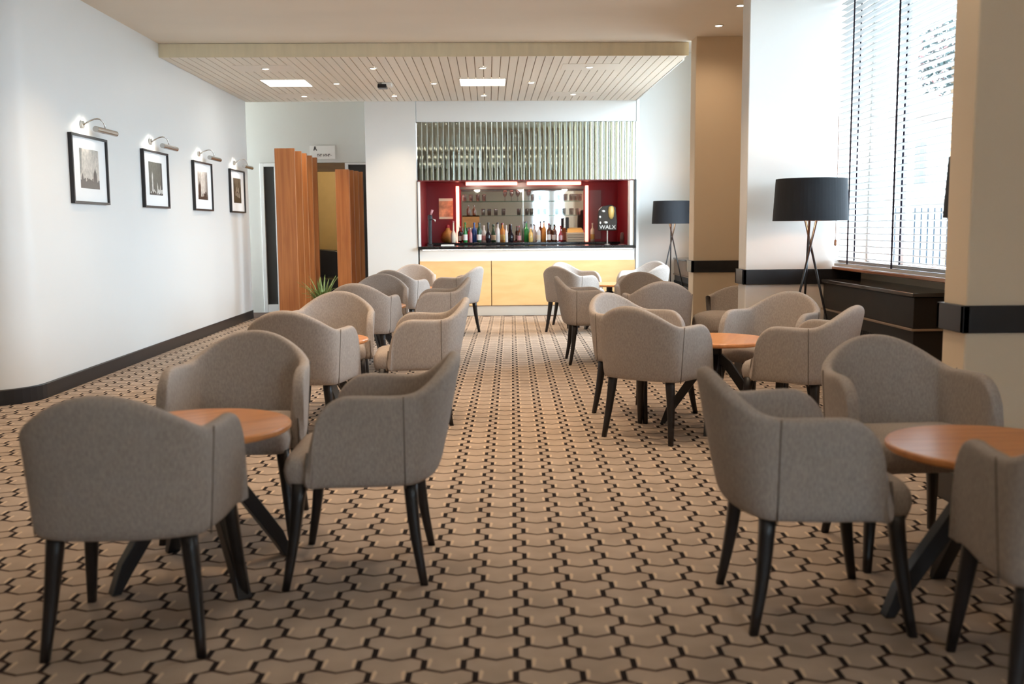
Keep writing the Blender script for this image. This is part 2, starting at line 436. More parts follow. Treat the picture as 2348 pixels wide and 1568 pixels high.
def shell():
    cols = []          # right arm front -> back -> left arm front
    half = []
    for i in range(9):
        y = -0.02 + 0.176 * math.cos(PI/2 * i / 8)
        half.append((0.326 - 0.006*i/8, y, 0))
    for i in range(1, 4):
        half.append((0.320 - 0.024*(i/4)**1.5, -0.02 - 0.18*i/4, 0))
    half.append((0.296, -0.2, 0))
    n = 2.05
    for i in range(1, 9):
        a = PI/2 * i / 8
        half.append((0.296 * math.cos(a) ** (2/n) if i < 8 else 0.0, -0.2 - 1.0 * math.sin(a) ** (2/n), 1))
    full = [(x, y, bk) for x, y, bk in half] + [(-x, y, bk) for x, y, bk in reversed(half[:-1])]
    NV = 7
    vs, fs, mi = [], [], []
    nc = len(full)
    for x, y, bk in full:
        for j in range(NV):
            v = j / (NV - 1)
            v = 1 - (1 - v) ** 1.25
            f = 0.925 + 0.075 * v
            if bk:
                dd = 0.112 + 0.098 * v ** 0.9
                yy = -0.2 + (y + 0.2) * dd
            else:
                yy = y
            zt = topz(x, y, bk)
            vs.append((x * f, yy, 0.385 + (zt - 0.385) * v))
    bi = len(half) - 9
    for i in range(nc - 1):
        for j in range(NV - 1):
            fs.append((i*NV+j, i*NV+j+1, (i+1)*NV+j+1, (i+1)*NV+j))
            mi.append(0 if i < bi else (1 if i < nc - 1 - bi else 2))
    me = bpy.data.meshes.new('tub'); me.from_pydata(vs, [], fs)
    for k in range(3): me.materials.append(M['fabric'])
    for p, m in zip(me.polygons, mi): p.material_index = m
    me.update()
    o = bpy.data.objects.new('tub', me); COL.objects.link(o)
    c = sum((p.normal.y for p in me.polygons if p.material_index == 1))
    so = o.modifiers.new('s', 'SOLIDIFY'); so.thickness = 0.052; so.offset = -1 if c < 0 else 1
    su = o.modifiers.new('u', 'SUBSURF'); su.levels = 2; su.render_levels = 2
    dg = bpy.context.evaluated_depsgraph_get(); dg.update()
    ev = bpy.data.meshes.new_from_object(o.evaluated_get(dg))
    seam = [[vs[bi*NV+j] for j in range(NV)], [vs[(nc-1-bi)*NV+j] for j in range(NV)]]
    bpy.data.objects.remove(o)
    parts = []
    for k in range(3):
        keep = [p for p in ev.polygons if p.material_index == k]
        idx = {}; pv = []; pf = []
        for p in keep:
            f = []
            for vi in p.vertices:
                if vi not in idx: idx[vi] = len(pv); pv.append(tuple(ev.vertices[vi].co))
                f.append(idx[vi])
            pf.append(tuple(f))
        parts.append((pv, pf))
    bpy.data.meshes.remove(ev)
    for k in (0, 2):      # upright front edge of each arm
        parts[k] = ([(x, y if y < 0.12 else 0.12 + (y - 0.12) * 0.56, z) for x, y, z in parts[k][0]], parts[k][1])
    return parts, seam

def leg_mb(foot, top, s0=0.052, s1=0.028, bow=(0, 0)):
    rings = []
    for i in range(7):
        t = i / 6
        x = foot[0] + (top[0]-foot[0])*t + bow[0]*math.sin(PI*t)
        y = foot[1] + (top[1]-foot[1])*t + bow[1]*math.sin(PI*t)
        s = (s1 + (s0-s1)*t) / 2; c = s*0.35
        rings.append([(x+dx, y+dy, 0.402*t + 0.001) for dx, dy in ((s,s-c),(s-c,s),(c-s,s),(-s,s-c),(-s,c-s),(c-s,-s),(s-c,-s),(s,c-s))])
    return MB().loft(rings)

def cushion(hw, y0, y1, z0, z1, nx=3.5):
    def ring(inset, z, fy=0.0):
        out = []
        cx, cy = 0, (y0+y1)/2; a, bq = hw-inset, (y1-y0)/2-inset
        for k in range(40):
            t = 2*PI*k/40
            cs, sn = math.cos(t), math.sin(t)
            px = cx + a*math.copysign(abs(cs)**(2/nx), cs); py = cy + bq*math.copysign(abs(sn)**(2/nx), sn)
            out.append((px, py, z))
        return out
    h = z1 - z0
    rs = [ring(0.05, z0), ring(0.012, z0+0.004), ring(0.004, z0+0.25*h), ring(0.0, z0+0.5*h), ring(0.006, z0+0.75*h), ring(0.018, z0+0.91*h), ring(0.042, z1), ring(0.12, z1+0.006), ring(0.19, z1+0.008)]
    return MB().loft(rs)

PARTS, SEAM = shell()
def make_tub_chair():
    root = empty('tub_chair', (0, 0, 0), cat='chair', group='tub chairs around the round tables')
    cushion(0.272, -0.20, 0.268, 0.386, 0.508, 8).build('seat', M['fabric'], root, smooth=True)
    for nm, (pv, pf) in zip(('armrest', 'backrest', 'armrest'), PARTS):
        MB().add(pv, pf).build(nm, M['fabric'], root, smooth=True)
    for sg in SEAM:
        pts = [(x*1.002, y, z) for x, y, z in sg]
        MB().tube(pts, 0.0028, 6).build('seam', M['seam'], root, smooth=True)
    for sx in (-1, 1):
        MB().tube([(sx*0.296, 0.163, 0.388), (sx*0.303, 0.165, 0.42), (sx*0.303, 0.163, 0.48), (sx*0.300, 0.158, 0.53)], 0.005, 6).build('seam', M['seam'], root, smooth=True)
        leg_mb((sx*0.243, -0.262), (sx*0.205, -0.212), bow=(0, 0.008)).build('leg', M['leg'], root, smooth=True, bevel=0)
        leg_mb((sx*0.278, 0.256), (sx*0.238, 0.200), bow=(0, -0.006)).build('leg', M['leg'], root, smooth=True, bevel=0)
    return root

CHAIRS = [
 # x, y, rotation, label
 (-1.177, 3.33, 2, 'grey tub chair nearest the camera on the left, its back turned, black legs'),
 (-1.14, 4.49, 180, 'tub chair facing the camera behind the nearest left round table'),
 (-0.519, 3.94, 90, 'tub chair seen side on beside the nearest left table, its back to the aisle'),
 (1.127, 3.42, -90, 'tub chair seen side on beside the nearest right table, its back to the aisle'),
 (1.73, 4.03, 183, 'tub chair facing the camera behind the nearest right table, before the near pier'),
 (1.675, 2.72, -12, 'tub chair cut off by the bottom right corner, back turned to the camera'),
 (-1.18, 6.40, -8, 'tub chair with back turned, at the second left table from the camera'),
 (-1.18, 7.52, 180, 'tub chair facing the camera behind the second left table, inside warmly lit'),
 (-0.54, 7.02, 93, 'tub chair with back to the aisle at the second left table, inner rim showing'),
 (-1.16, 9.38, -7, 'tub chair with back turned at the third left table from the camera'),
 (-1.16, 10.50, 180, 'tub chair facing the camera behind the third left table, shaded inside'),
 (-0.58, 9.93, 92, 'tub chair with back to the aisle at the third left table'),
 (-1.06, 12.22, -18, 'tub chair with back turned at the farthest left table near the bar'),
 (-1.02, 13.35, 180, 'tan lit tub chair facing the camera behind the farthest left table'),
 (-0.47, 12.85, 66, 'tub chair at the farthest left table, back to the aisle before the bar front'),
 (1.11, 7.15, -139, 'tub chair with pale lit back on the aisle side, behind the second right table'),
 (1.087, 6.41, -39, 'tub chair with back turned on the aisle side of the second right table'),
 (1.94, 6.27, 50, 'tub chair with back to the window cabinet at the second right table'),
 (1.99, 7.11, 137, 'tub chair facing the camera at the second right table, before the tall lamp'),
 (1.05, 9.99, -90, 'tub chair with back to the aisle at the third right table'),
 (1.555, 9.28, 0, 'dark tub chair with back turned at the third right table, before the pillar'),
 (1.63, 10.44, 180, 'brown shaded tub chair facing the camera behind the third right table'),
 (1.09, 12.95, -42, 'tub chair with back turned on the aisle side of the farthest right table'),
 (1.24, 13.80, -139, 'pale lit tub chair on the far side of the farthest right table, near the bar'),
 (1.93, 12.95, 48, 'bluish lit tub chair at the farthest right table, back to the alcove'),
 (2.10, 13.86, 137, 'tub chair at the farthest right table, only its rim showing beside the lamp'),
]
proto = make_tub_chair()
for i, (x, y, r, lab) in enumerate(CHAIRS):
    o = proto if i == 0 else copy_tree(proto)
    o.location = (x, y, 0); o.rotation_euler = (0, 0, R(r)); o['label'] = lab

# armless lounge chair in the bay between the piers
lc = empty('lounge_chair', (2.26, 9.38, 0), R(150), 'brown armless lounge chair in the bay beside the white pier, half hidden', 'chair')
cushion(0.30, -0.27, 0.30, 0.36, 0.535, 5).build('seat', M['fabric'], lc, smooth=True)
pv, pf = PARTS[1]
MB().add([(x, y, z if z < .5 else .5+(z-.5)*.75) for x, y, z in pv], pf).build('backrest', M['fabric'], lc, smooth=True)
for sx in (-1, 1):
    leg_mb((sx*0.22, -0.24), (sx*0.20, -0.2)).build('leg', M['leg'], lc, smooth=True)
    leg_mb((sx*0.24, 0.25), (sx*0.22, 0.2)).build('leg', M['leg'], lc, smooth=True)

# ------------------------------------------------------------------ round tables
def make_table():
    root = empty('round_table', (0, 0, 0), cat='table', group='round tables between the tub chairs')
    r = 0.35
    b = MB(); b.lathe([(0.02, 0.570), (r-0.02, 0.570), (r-0.006, 0.574), (r, 0.581), (r, 0.593), (r-0.004, 0.599), (r-0.01, 0.601), (0.02, 0.601)], n=72)
    b.build('tabletop', M['tabletop'], root, smooth=False, bevel=0)
    for p in root.children[0].data.polygons: p.use_smooth = False
    b = MB(); b.lathe([(0.13, 0.562), (0.13, 0.570)], n=24); b.lathe([(0.040, 0.36), (0.040, 0.563)], n=20)
    b.build('column', M['tableblack'], root)
    for k in range(4):
        a = PI/2*k; c, s = math.cos(a), math.sin(a)
        def P(rd, w, z): return (c*rd - s*w, s*rd + c*w, z)
        rings = []
        for rd, z, hh in ((0.0, 0.455, 0.075), (0.06, 0.405, 0.075), (0.29, 0.075, 0.070), (0.335, 0.003, 0.06)):
            w = 0.026
            rings.append([P(rd, -w, z), P(rd, w, z), P(rd + hh*0.55, w, z + (hh*0.55 if z > .01 else 0)), P(rd + hh*0.55, -w, z + (hh*0.55 if z > .01 else 0))])
        MB().loft(rings).build('leg', M['tableblack'], root, bevel=0.003)
    return root
TABLES = [
 (-1.13, 3.86, 38, 'round cherry table nearest the camera on the left'),
 (1.72, 3.33, 2, 'round cherry table cut off by the right edge of the photo'),
 (-1.185, 6.88, 40, 'round cherry table second from the camera on the left, a sliver showing'),
 (-1.17, 9.88, 30, 'round cherry table third from the camera on the left, hidden among chairs'),
 (-1.05, 12.78, 30, 'round cherry table farthest on the left, hidden among chairs near the bar'),
 (1.52, 6.66, 70, 'round cherry table second from the camera on the right, before the tall lamp'),
 (1.62, 9.83, 20, 'round cherry table third from the camera on the right, behind grey chair backs'),
 (1.60, 13.30, 20, 'round cherry table farthest on the right, near the bar front'),
]
pt = make_table()
for i, (x, y, r, lab) in enumerate(TABLES):
    o = pt if i == 0 else copy_tree(pt)
    o.location = (x, y, 0); o.rotation_euler = (0, 0, R(r)); o['label'] = lab

# ------------------------------------------------------------------ floor lamps
def make_lamp():
    root = empty('floor_lamp', (0, 0, 0), cat='lamp', group='tripod floor lamps')
    zb, zt = 1.385, 1.722
    b = MB(); n = 64
    outer = [(0.300, zb), (0.281, zt)]
    rings = []
    for r, z in ((0.300, zb), (0.281, zt), (0.277, zt), (0.296, zb)):
        rings.append([(r*math.cos(2*PI*j/n), r*math.sin(2*PI*j/n), z) for j in range(n)])
    b.loft(rings + [rings[0]], cap=False)
    sh = b.build('lamp_shade', M['shade'], root, smooth=False)
    for p in sh.data.polygons: p.use_smooth = False
    rings = []
    for r, z in ((0.2955, zb+0.002), (0.2765, zt-0.002), (0.275, zt-0.002), (0.294, zb+0.002)):
        rings.append([(r*math.cos(2*PI*j/n), r*math.sin(2*PI*j/n), z) for j in range(n)])
    MB().loft(rings + [rings[0]], cap=False).build('lining', M['lining'], sh)
    b = MB()
    for k in range(3):
        a = 2*PI*k/3 + 0.5
        b.tube([(0, 0, 1.50), (0.278*math.cos(a), 0.278*math.sin(a), 1.62)], 0.004, 6)
    b.tube([(0, 0, 1.40), (0, 0, 1.56)], 0.014, 10)
    b.build('lamp_holder', M['blacksatin'], root)
    b = MB(); b.lathe([(0.012, 1.555), (0.03, 1.58), (0.034, 1.605), (0.026, 1.63), (0.008, 1.645)], n=16)
    b.build('bulb', M['bulb'], root, smooth=True)
    for k in range(3):
        a = R(200 + 120*k); c, s = math.cos(a), math.sin(a); tw = 0.014
        f = Vector((0.30*c, 0.30*s, 0.002)); t = Vector((-0.062*c, -0.062*s, 1.44))
        tv = Vector((-s*tw, c*tw, 0))
        MB().tube([f + tv, f.lerp(t, 0.5) + tv, t + tv], 0.0095, 12).build('leg', M['blacksatin'], root, smooth=True)
    return root
lp = make_lamp()
lp.location = (2.625, 8.18, 0); lp['label'] = 'black drum shaded tripod floor lamp before the white pier by the window'
l2 = copy_tree(lp); l2.location = (2.745, 15.05, 0); l2['label'] = 'black drum shaded tripod floor lamp in the alcove beside the bar, half behind the pillar'
l3 = copy_tree(lp); l3.location = (2.848, 5.55, 0); l3['label'] = 'dark lampshade edge peeping out from behind the near right pier'

# ------------------------------------------------------------------ pictures with picture lights
def photograph(k, seed, dk, lt, parent):
    """one print: a background tone with darker and lighter shapes printed on it"""
    rn = random.Random(int(seed)); b = MB()
    b.box(0.0138, 0.0150, -0.215, 0.215, -0.165, 0.185, 0)
    def shape(poly, mi, lift):
        b.add([(0.0150 + lift, y, z) for y, z in poly], [tuple(range(len(poly)))], mi)
    def skyline(base, lo, hi, n, mi, lift, spikes=()):
        y = -0.215
        for i in range(n):
            w = 0.43 / n; h = base + rn.uniform(lo, hi)
            shape([(y, -0.165), (y + w, -0.165), (y + w, h), (y, h + rn.uniform(-.01, .01))], mi, lift); y += w
        for (c, w, h) in spikes: shape([(c - w, -0.165), (c + w, -0.165), (c + w*.7, h - .05), (c, h), (c - w*.7, h - .05)], mi, lift + 0.0001)
    if k == 0:
        skyline(-0.085, -0.015, 0.02, 15, 1, 0.0003, ((0.12, 0.05, 0.02), (-0.17, 0.03, -0.03)))
        for i in range(9): shape([(0.02+.02*i, 0.185), (0.03+.02*i, 0.185), (0.015+.02*i, 0.10-.02*(i % 4))], 2, 0.0002)
        shape([(-0.215, 0.185), (-0.16, 0.185), (-0.19, -0.02), (-0.215, -0.05)], 2, 0.0002)
    elif k == 1:
        skyline(-0.14, -0.01, 0.05, 13, 2, 0.0003, ((-0.11, 0.025, 0.09), (0.05, 0.02, -0.02), (0.14, 0.03, -0.05)))
        skyline(-0.155, -0.005, 0.025, 17, 1, 0.0006)
        shape([(0.17, -0.165), (0.215, -0.165), (0.215, 0.185), (0.18, 0.185)], 1, 0.0002)
    elif k == 2:
        for c in (-0.19, -0.15, -0.10, 0.13, 0.17, 0.20): shape([(c - .012, -0.165), (c + .012, -0.165), (c + .006, 0.16 - abs(c)*.1), (c - .006, 0.185)], 1, 0.0002)
        skyline(-0.10, -0.03, 0.045, 14, 1, 0.0003, ((-0.14, 0.05, 0.06),))
    else:
        skyline(0.10, -0.05, 0.07, 12, 1, 0.0003)
        for c, z in ((-0.03, 0.03), (0.06, 0.02), (0.01, -0.05), (-0.08, -0.03), (0.1, -0.06)): shape([(c - .03, z - .03), (c + .03, z - .035), (c + .02, z + .035), (c - .02, z + .03)], 2, 0.0006)
    tones = [(lt, dk, (0.22, 0.21, 0.19, 1)), ((0.125, 0.125, 0.105, 1), (0.03, 0.03, 0.028, 1), (0.55, 0.55, 0.52, 1)),
             ((0.66, 0.60, 0.54, 1), dk, dk), ((0.10, 0.075, 0.06, 1), dk, (0.30, 0.26, 0.22, 1))][k]
    ms = [mat('print_tone', c, 0.3, var=0.25, scale=(30, 30, 30)) for c in tones]
    return b.build('photograph', ms, parent)
PICS = [
 (9.26, 1.0, (0.045,0.03,0.026,1), (0.50,0.46,0.41,1), 0.62, False, 'nearest of the four framed photographs on the left wall, pale misty view'),
 (11.07, 4.0, (0.10,0.10,0.09,1), (0.55,0.54,0.50,1), 0.35, True, 'framed grey photograph with a white spire, second along the left wall'),
 (12.87, 7.0, (0.05,0.035,0.03,1), (0.75,0.70,0.65,1), 0.5, False, 'framed street photograph, third along the left wall'),
 (14.62, 11.0, (0.03,0.022,0.018,1), (0.28,0.24,0.20,1), 0.35, False, 'dark framed photograph farthest along the left wall, nearest the lobby'),
]
for k, (y, seed, dk, lt, hz, inv, lab) in enumerate(PICS):
    p = empty('framed_photograph', (XL + 0.002, y, 1.89), 0, lab, 'picture', 'framed photographs on the left wall')
    W2, H2, fw = 0.410, 0.303, 0.021
    b = MB()
    b.box(0, 0.034, -W2, W2, -H2, -H2+fw); b.box(0, 0.034, -W2, W2, H2-fw, H2)
    b.box(0, 0.034, -W2, -W2+fw, -H2+fw, H2-fw); b.box(0, 0.034, W2-fw, W2, -H2+fw, H2-fw)
    b.build('frame', M['frameblack'], p)
    b = MB(); b.box(0.002, 0.014, -W2+fw, W2-fw, -H2+fw, H2-fw); b.build('mount', M['mat'], p)
    photograph(k, seed, dk, lt, p)
    q = empty('picture_light', (XL + 0.002, y - 0.10, 2.285), 0,
              ['chrome picture light over the nearest framed photograph', 'chrome picture light over the second framed photograph',
               'chrome picture light over the third framed photograph', 'chrome picture light over the farthest framed photograph'][k], 'light', 'picture lights on the left wall')
    b = MB(); b.tube([(0, 0, 0.0), (0.02, 0, 0.0)], 0.034, 20); b.build('wall_plate', M['chrome'], q, smooth=False)
    b = MB()
    pts = [(0.015, 0.0, 0.0)] + [(0.02 + 0.15*math.sin(PI/2*i/8), 0.012*i, 0.055*math.sin(PI*i/8)) for i in range(9)] + [(0.175, 0.10, -0.04)]
    b.tube(pts, 0.0065, 8); b.build('arm', M['chrome'], q, smooth=True)
    b = MB()
    b.tube([(0.178, -0.14, -0.052), (0.178, 0.34, -0.052)], 0.026, 16)
    b.build('lamp_head', M['chrome'], q, smooth=False)
    ld = bpy.data.lights.new('picture_glow', 'SPOT'); ld.energy = 5; ld.color = (1, 0.93, 0.82); ld.spot_size = R(150); ld.spot_blend = 1.0; ld.shadow_soft_size = 0.03
    lo = bpy.data.objects.new('picture_glow', ld); COL.objects.link(lo)
    lo.location = (XL + 0.13, y - 0.08, 2.27); lo.rotation_euler = (0, R(60), 0)

wf = MB(); wf.loft([[(-0.02,0.0,0.0),(0.26,0.0,0.0),(0.26,-0.10,0.03),(-0.02,-0.10,0.03)], [(0.0,0.0,0.035),(0.20,0.0,0.035),(0.18,-0.10,0.055),(0.0,-0.10,0.055)]])
wf = wf.build('wall_uplighter', mat('grey_fixture', (0.25,0.26,0.25,1), 0.5), None, bevel=0.004); wf.location = (-4.02, 7.715, 2.80)
tag(wf, 'grey wall fixture tip at the upper left, on the rounded white wall end', 'wall light')

# ------------------------------------------------------------------ wooden fin screens and plants
def screen(name, fins, lab):
    x0, y0 = fins[0][0], fins[0][2]
    s = empty(name, (x0, y0, 0), 0, lab, 'screen', 'wooden fin screens before the lobby door')
    for (xa, xb, y, zt) in fins:
        b = MB(); b.box(xa-x0, xb-x0, y-y0-0.028, y-y0+0.028, 0.001, zt)
        b.build('fin', M['fin'], s, bevel=0.003)
    return s
screen('fin_screen', [(-2.975, -2.70, 14.3, 2.468), (-2.975, -2.70, 14.82, 2.468), (-2.975, -2.70, 15.24, 2.468), (-2.975, -2.70, 15.70, 2.468), (-2.975, -2.70, 16.15, 2.468)],
       'taller screen of five cherry wood fins, nearest the left wall')
screen('fin_screen', [(-2.325, -2.116, 15.55, 2.245), (-2.29, -2.08, 15.78, 2.245), (-2.25, -2.035, 16.0, 2.245), (-2.21, -1.99, 16.22, 2.245)],
       'shorter screen of cherry wood fins against the white wall edge')

def plant(loc, lab, h, n, seed):
    rnd = random.Random(seed)
    p = empty('potted_plant', loc, 0, lab, 'plant', 'potted plants by the left tables')
    b = MB(); b.lathe([(0.10, 0.001), (0.14, 0.22), (0.15, 0.25), (0.13, 0.25), (0.12, 0.20)], n=24); b.build('pot', M['pot'], p, smooth=False)
    b = MB()
    for k in range(n):
        a = rnd.uniform(0, 2*PI); sp = rnd.uniform(0.08, 0.36); hh = h * rnd.uniform(0.65, 1.0) - 0.2
        c, s = math.cos(a), math.sin(a); w = rnd.uniform(0.012, 0.024)
        rings = []
        for i in range(7):
            t = i/6
            r = 0.03 + sp*t**1.7; z = 0.2 + hh*(t - 0.35*t**3*(1 if k % 3 else 0.2)) / 0.8
            ww = w*math.sin(PI*min(1, 0.12+0.88*t))+0.0012
            rings.append([(c*r - s*ww, s*r + c*ww, z), (c*r, s*r, z-0.003), (c*r + s*ww, s*r - c*ww, z), (c*r, s*r, z+0.002)])
        b.loft(rings)
    b.build('foliage', M['leaf'], p, smooth=True)
plant((-2.33, 14.05, 0), 'spiky green potted plant at the foot of the taller fin screen', 0.64, 60, 3)
plant((-1.53, 14.35, 0), 'small green potted plant with just its tip above the chair back', 0.74, 16, 8)

# sign above the lobby door
sg = empty('wall_sign', (-2.63, YD - 0.004, 2.575), 0, 'pale direction sign with small icon and lettering above the lobby door', 'sign')
b = MB(); b.box(-0.22, 0.185, -0.012, 0, -0.115, 0.10); b.build('plate', M['sign'], sg, bevel=0.003)
b = MB(); b.lathe([(0.016, -0.002), (0.016, 0.002)], n=14)
pic = MB()
pic.add([(x*1.0-0.135, -0.0135, z+0.055) for x, z in ((-.012,.03),(.012,.03),(.014,.0),(.035,-.03),(.022,-.04),(.0,-.012),(-.01,-.035),(-.03,-.035),(-.016,.0))], [tuple(range(9))])
pic.build('pictogram', M['ink'], sg)
tx = MB(); rx = random.Random(4)
xx = -0.10
for k in range(7):
    w = rx.uniform(0.014, 0.03)
    if k == 3: xx += 0.02
    tx.box(xx, xx + w*0.35, -0.0145, -0.0125, -0.075, -0.035); tx.box(xx, xx+w, -0.0145, -0.0125, -0.062 if k % 2 else -0.045, -0.052 if k % 2 else -0.035)
    xx += w + 0.008
tx.add([(xx, -0.0135, -0.06), (xx+0.03, -0.0135, -0.055), (xx, -0.0135, -0.05)], [(0, 1, 2)])
tx.build('lettering', M['ink'], sg)
# things seen through the door: dark armchair and a door pull
so = empty('hall_armchair', (-2.72, 18.6, 0), 0, 'dark armchair in the ochre lit hall, glimpsed between the screens', 'chair')
b = MB(); b.box(-0.55, 0.55, -0.4, 0.4, 0.14, 0.46); b.build('seat', mat('navy_black_leather', (0.012,0.013,0.02,1), 0.35), so, bevel=0.05)
b = MB(); rings = []
for yy in (0.26, 0.44):
    rings.append([(-0.6, yy, 0.14), (0.6, yy, 0.14), (0.6, yy, 0.55), (0.42, yy, 0.62), (0.2, yy, 0.80), (-0.15, yy, 0.95), (-0.6, yy, 0.98)])
b.loft(rings); b.build('backrest', bpy.data.materials['navy_black_leather'], so, bevel=0.03)
b = MB(); b.box(-0.5, 0.5, -0.3, 0.3, 0.001, 0.15); b.build('base', M['black'], so)
dp = MB(); dp.box(-0.018, 0.018, -0.03, 0, -0.16, 0.16); dp = dp.build('door_pull', M['darkwood'], None, bevel=0.006)
dp.location = (-2.87, 19.4, 1.97); tag(dp, 'dark upright bar mounted on the ochre hall wall', 'handle')

# ------------------------------------------------------------------ bar
bar = empty('bar_counter', (0.59, YB, 0), 0, 'long bar counter with maple front, lit white band and black top', 'bar')
X0, X1 = -1.055 - 0.59, 2.245 - 0.59
b = MB(); b.box(X0-0.01, X1+0.006, -0.07, 0.55, 1.022, 1.068); b.build('countertop', M['counter'], bar, bevel=0.006)
b = MB(); b.box(X0, X1, 0.03, 0.10, 0.842, 1.022); b.build('upper_band', M['barwhite'], bar)
xm = 0.038 - 0.59
for a, c in ((X0, xm-0.006), (xm+0.006, X1)):
    b = MB(); b.box(a, c, 0.0, 0.05, 0.158, 0.842); b.build('front_panel', M['maple'], bar, bevel=0.003)
b = MB(); b.box(X0, X1, 0.02, 0.10, 0.001, 0.15); b.build('plinth', M['plinth'], bar)
b = MB(); b.box(xm-0.006, xm+0.006, 0.02, 0.05, 0.15, 0.842); b.build('joint_strip', M['darkwood'], bar)
b = MB(); b.box(X0+0.05, X1-0.05, -0.045, -0.02, 1.012, 1.022); b.build('light_strip', glow('white_led_strip', (1, 0.95, 0.88, 1), 3.0), bar)

gr = empty('mirror_grille', (0.59, YB, 2.06), 0, 'wide band of upright mirrored slats above the bar opening', 'grille')
b = MB(); b.box(-1.662, 1.662, 0.06, 0.09, 0.0, 0.873); b.build('backing', M['slatback'], gr)
b = MB(); e = MB(); ns = 41; p_ = 3.322/ns
for k in range(ns):
    cx = -1.661 + (k+0.5)*p_; w = p_*0.40
    rings = []
    for z in (0.004, 0.868):
        out = [(cx + w*t, 0.010 + 0.0020*t*t + 0.0030*t, z) for t in (-1, -.75, -.5, -.25, 0, .25, .5, .75, 1)]
        rings.append(out + [(cx + w, 0.055, z), (cx - w, 0.055, z)])
    b.loft(rings)
    e.box(cx + w + 0.0008, cx + p_ - w - 0.0008, -0.004, 0.05, 0.004, 0.868)  # added pale strips stand in for window reflections on the slat edges
b.build('mirror_slats', M['mirrorslat'], gr, smooth=False)
e.build('edge_glints', mat('slat_edge_glint', (0.62,0.68,0.64,1), 0.25, metal=0.6), gr)
b = MB(); b.box(-1.662, 1.662, -0.01, 0.05, -0.012, 0.004); b.build('bottom_rail', mat('dark_red_rail', (0.10,0.01,0.012,1), 0.4), gr)

bc = empty('back_counter', (0.6, 17.1, 0), 0, 'dark back bar counter carrying the bottles under the mirror', 'counter')
b = MB(); b.box(-1.62, 1.62, -0.30, 0.48, 1.06, 1.10); b.build('worktop', M['counter'], bc, bevel=0.004)
b = MB(); b.box(-1.62, 1.62, -0.24, 0.48, 0.001, 1.06); b.build('cabinet', M['cab'], bc)
mr = empty('bar_mirror', (0.605, 17.58, 1.12), 0, 'large back bar mirror behind the bottles', 'mirror')
b = MB(); b.box(-1.07, 1.05, 0, 0.015, 0.0, 0.875); b.build('mirror_glass', M['mirror'], mr)
b = MB(); b.box(-0.01, 0.012, -0.012, 0.0, 0.0, 0.90); b.build('centre_strip', M['chrome'], mr)
b = MB(); b.box(-1.09, 1.07, -0.10, 0.015, 0.885, 0.925); b.build('canopy', mat('bronze_canopy', (0.09,0.06,0.05,1), 0.35), mr)
GX = lambda px, y: (px - 1118.5) / 2300.0 * y
# coral light tubes
for nm, a, c, lab in (('v', 1049, 0, 'upright coral light tube left of the bar mirror'), ('v', 1343, 0, 'upright coral light tube right of the bar mirror'),
                      ('h', 1068, 1185, 'left half of the coral light tube above the bar mirror'), ('h', 1207, 1330, 'right half of the coral light tube above the bar mirror')):
    b = MB()
    if nm == 'v': b.box(GX(a, 17.5)-0.027, GX(a, 17.5)+0.027, 17.49, 17.55, 1.101, 2.06)
    else: b.box(GX(a, 17.4), GX(c, 17.4), 17.40, 17.47, 2.070, 2.119)
    tag(b.build('light_tube', M['coral'], None, bevel=0.008), lab, 'light', 'coral light tubes round the bar mirror')

# glass shelves and glasses
for z, lab, xs in ((1.80, 'upper glass shelf across the bar mirror', (1064.5,1079,1095,1109,1157,1172,1186,1211,1221,1237,1280,1295,1309,1319,1329)),
                   (1.555, 'lower glass shelf across the bar mirror', (1107,1120.7,1135.7,1153,1188.5,1207,1217,1234.5,1248,1276.5,1291,1309,1324))):
    b = MB(); b.box(-0.44, 1.60, 17.37, 17.562, z-0.008, z)
    tag(b.build('glass_shelf', M['shelfglass'], None), lab, 'shelf')
    for i, px in enumerate(xs):
        b = MB()
        if z > 1.7 and i in (4, 5, 6, 7): pr = [(0.030,0.001),(0.004,0.006),(0.004,0.07),(0.03,0.10),(0.040,0.14),(0.034,0.185),(0.031,0.185),(0.036,0.14),(0.025,0.105)]
        else: pr = [(0.030,0.001),(0.034,0.09),(0.036,0.115),(0.033,0.115),(0.030,0.01)]
        b.lathe(pr, n=14)
        o = b.build('drinking_glass', M['tumbler'], None, smooth=True)
        o.location = (GX(px, 17.46), 17.46, z)
        tag(o, 'clear glass standing on the %s glass shelf before the bar mirror' % ('upper' if z > 1.7 else 'lower'), 'glass', 'glasses on the %s bar shelf' % ('upper' if z > 1.7 else 'lower'))

BOT = {}
def bcol(name, col, rough=0.12, em=None):
    if name not in BOT: BOT[name] = mat('bottle_' + name, col, rough, spec=0.6)
    return BOT[name]
def bottle(px, y, z, h, r, body, cap, label, lab, shape=0, lz=(0.12, 0.40)):
    t = empty('bottle', (GX(px, y), y, z), 0, lab, 'bottle', 'bottles on the back bar')
    if shape == 0: pr = [(r*0.9,0.001),(r,0.01),(r,0.58*h),(r*0.85,0.66*h),(r*0.36,0.74*h),(r*0.32,0.93*h),(r*0.32,0.94*h)]
    elif shape == 1: pr = [(r*0.9,0.001),(r*1.05,0.02),(r*1.25,0.22*h),(r*1.1,0.42*h),(r*0.42,0.56*h),(r*0.34,0.9*h),(r*0.34,0.93*h)]
    else: pr = [(r*0.9,0.001),(r,0.01),(r,0.42*h),(r*0.34,0.68*h),(r*0.30,0.93*h)]
    MB().lathe(pr, n=16).build('body', body, t, smooth=True)
    MB().lathe([(r*0.40,0.925*h),(r*0.42,0.93*h),(r*0.42,h*1.0),(r*0.30,h*1.01)], n=12).build('cap', cap, t, smooth=False)
    if label: MB().lathe([(r*1.012,lz[0]*h),(r*1.02,lz[0]*h+0.001),(r*1.02,lz[1]*h),(r*1.012,lz[1]*h+0.001)], n=16).build('label', label, t, smooth=False)
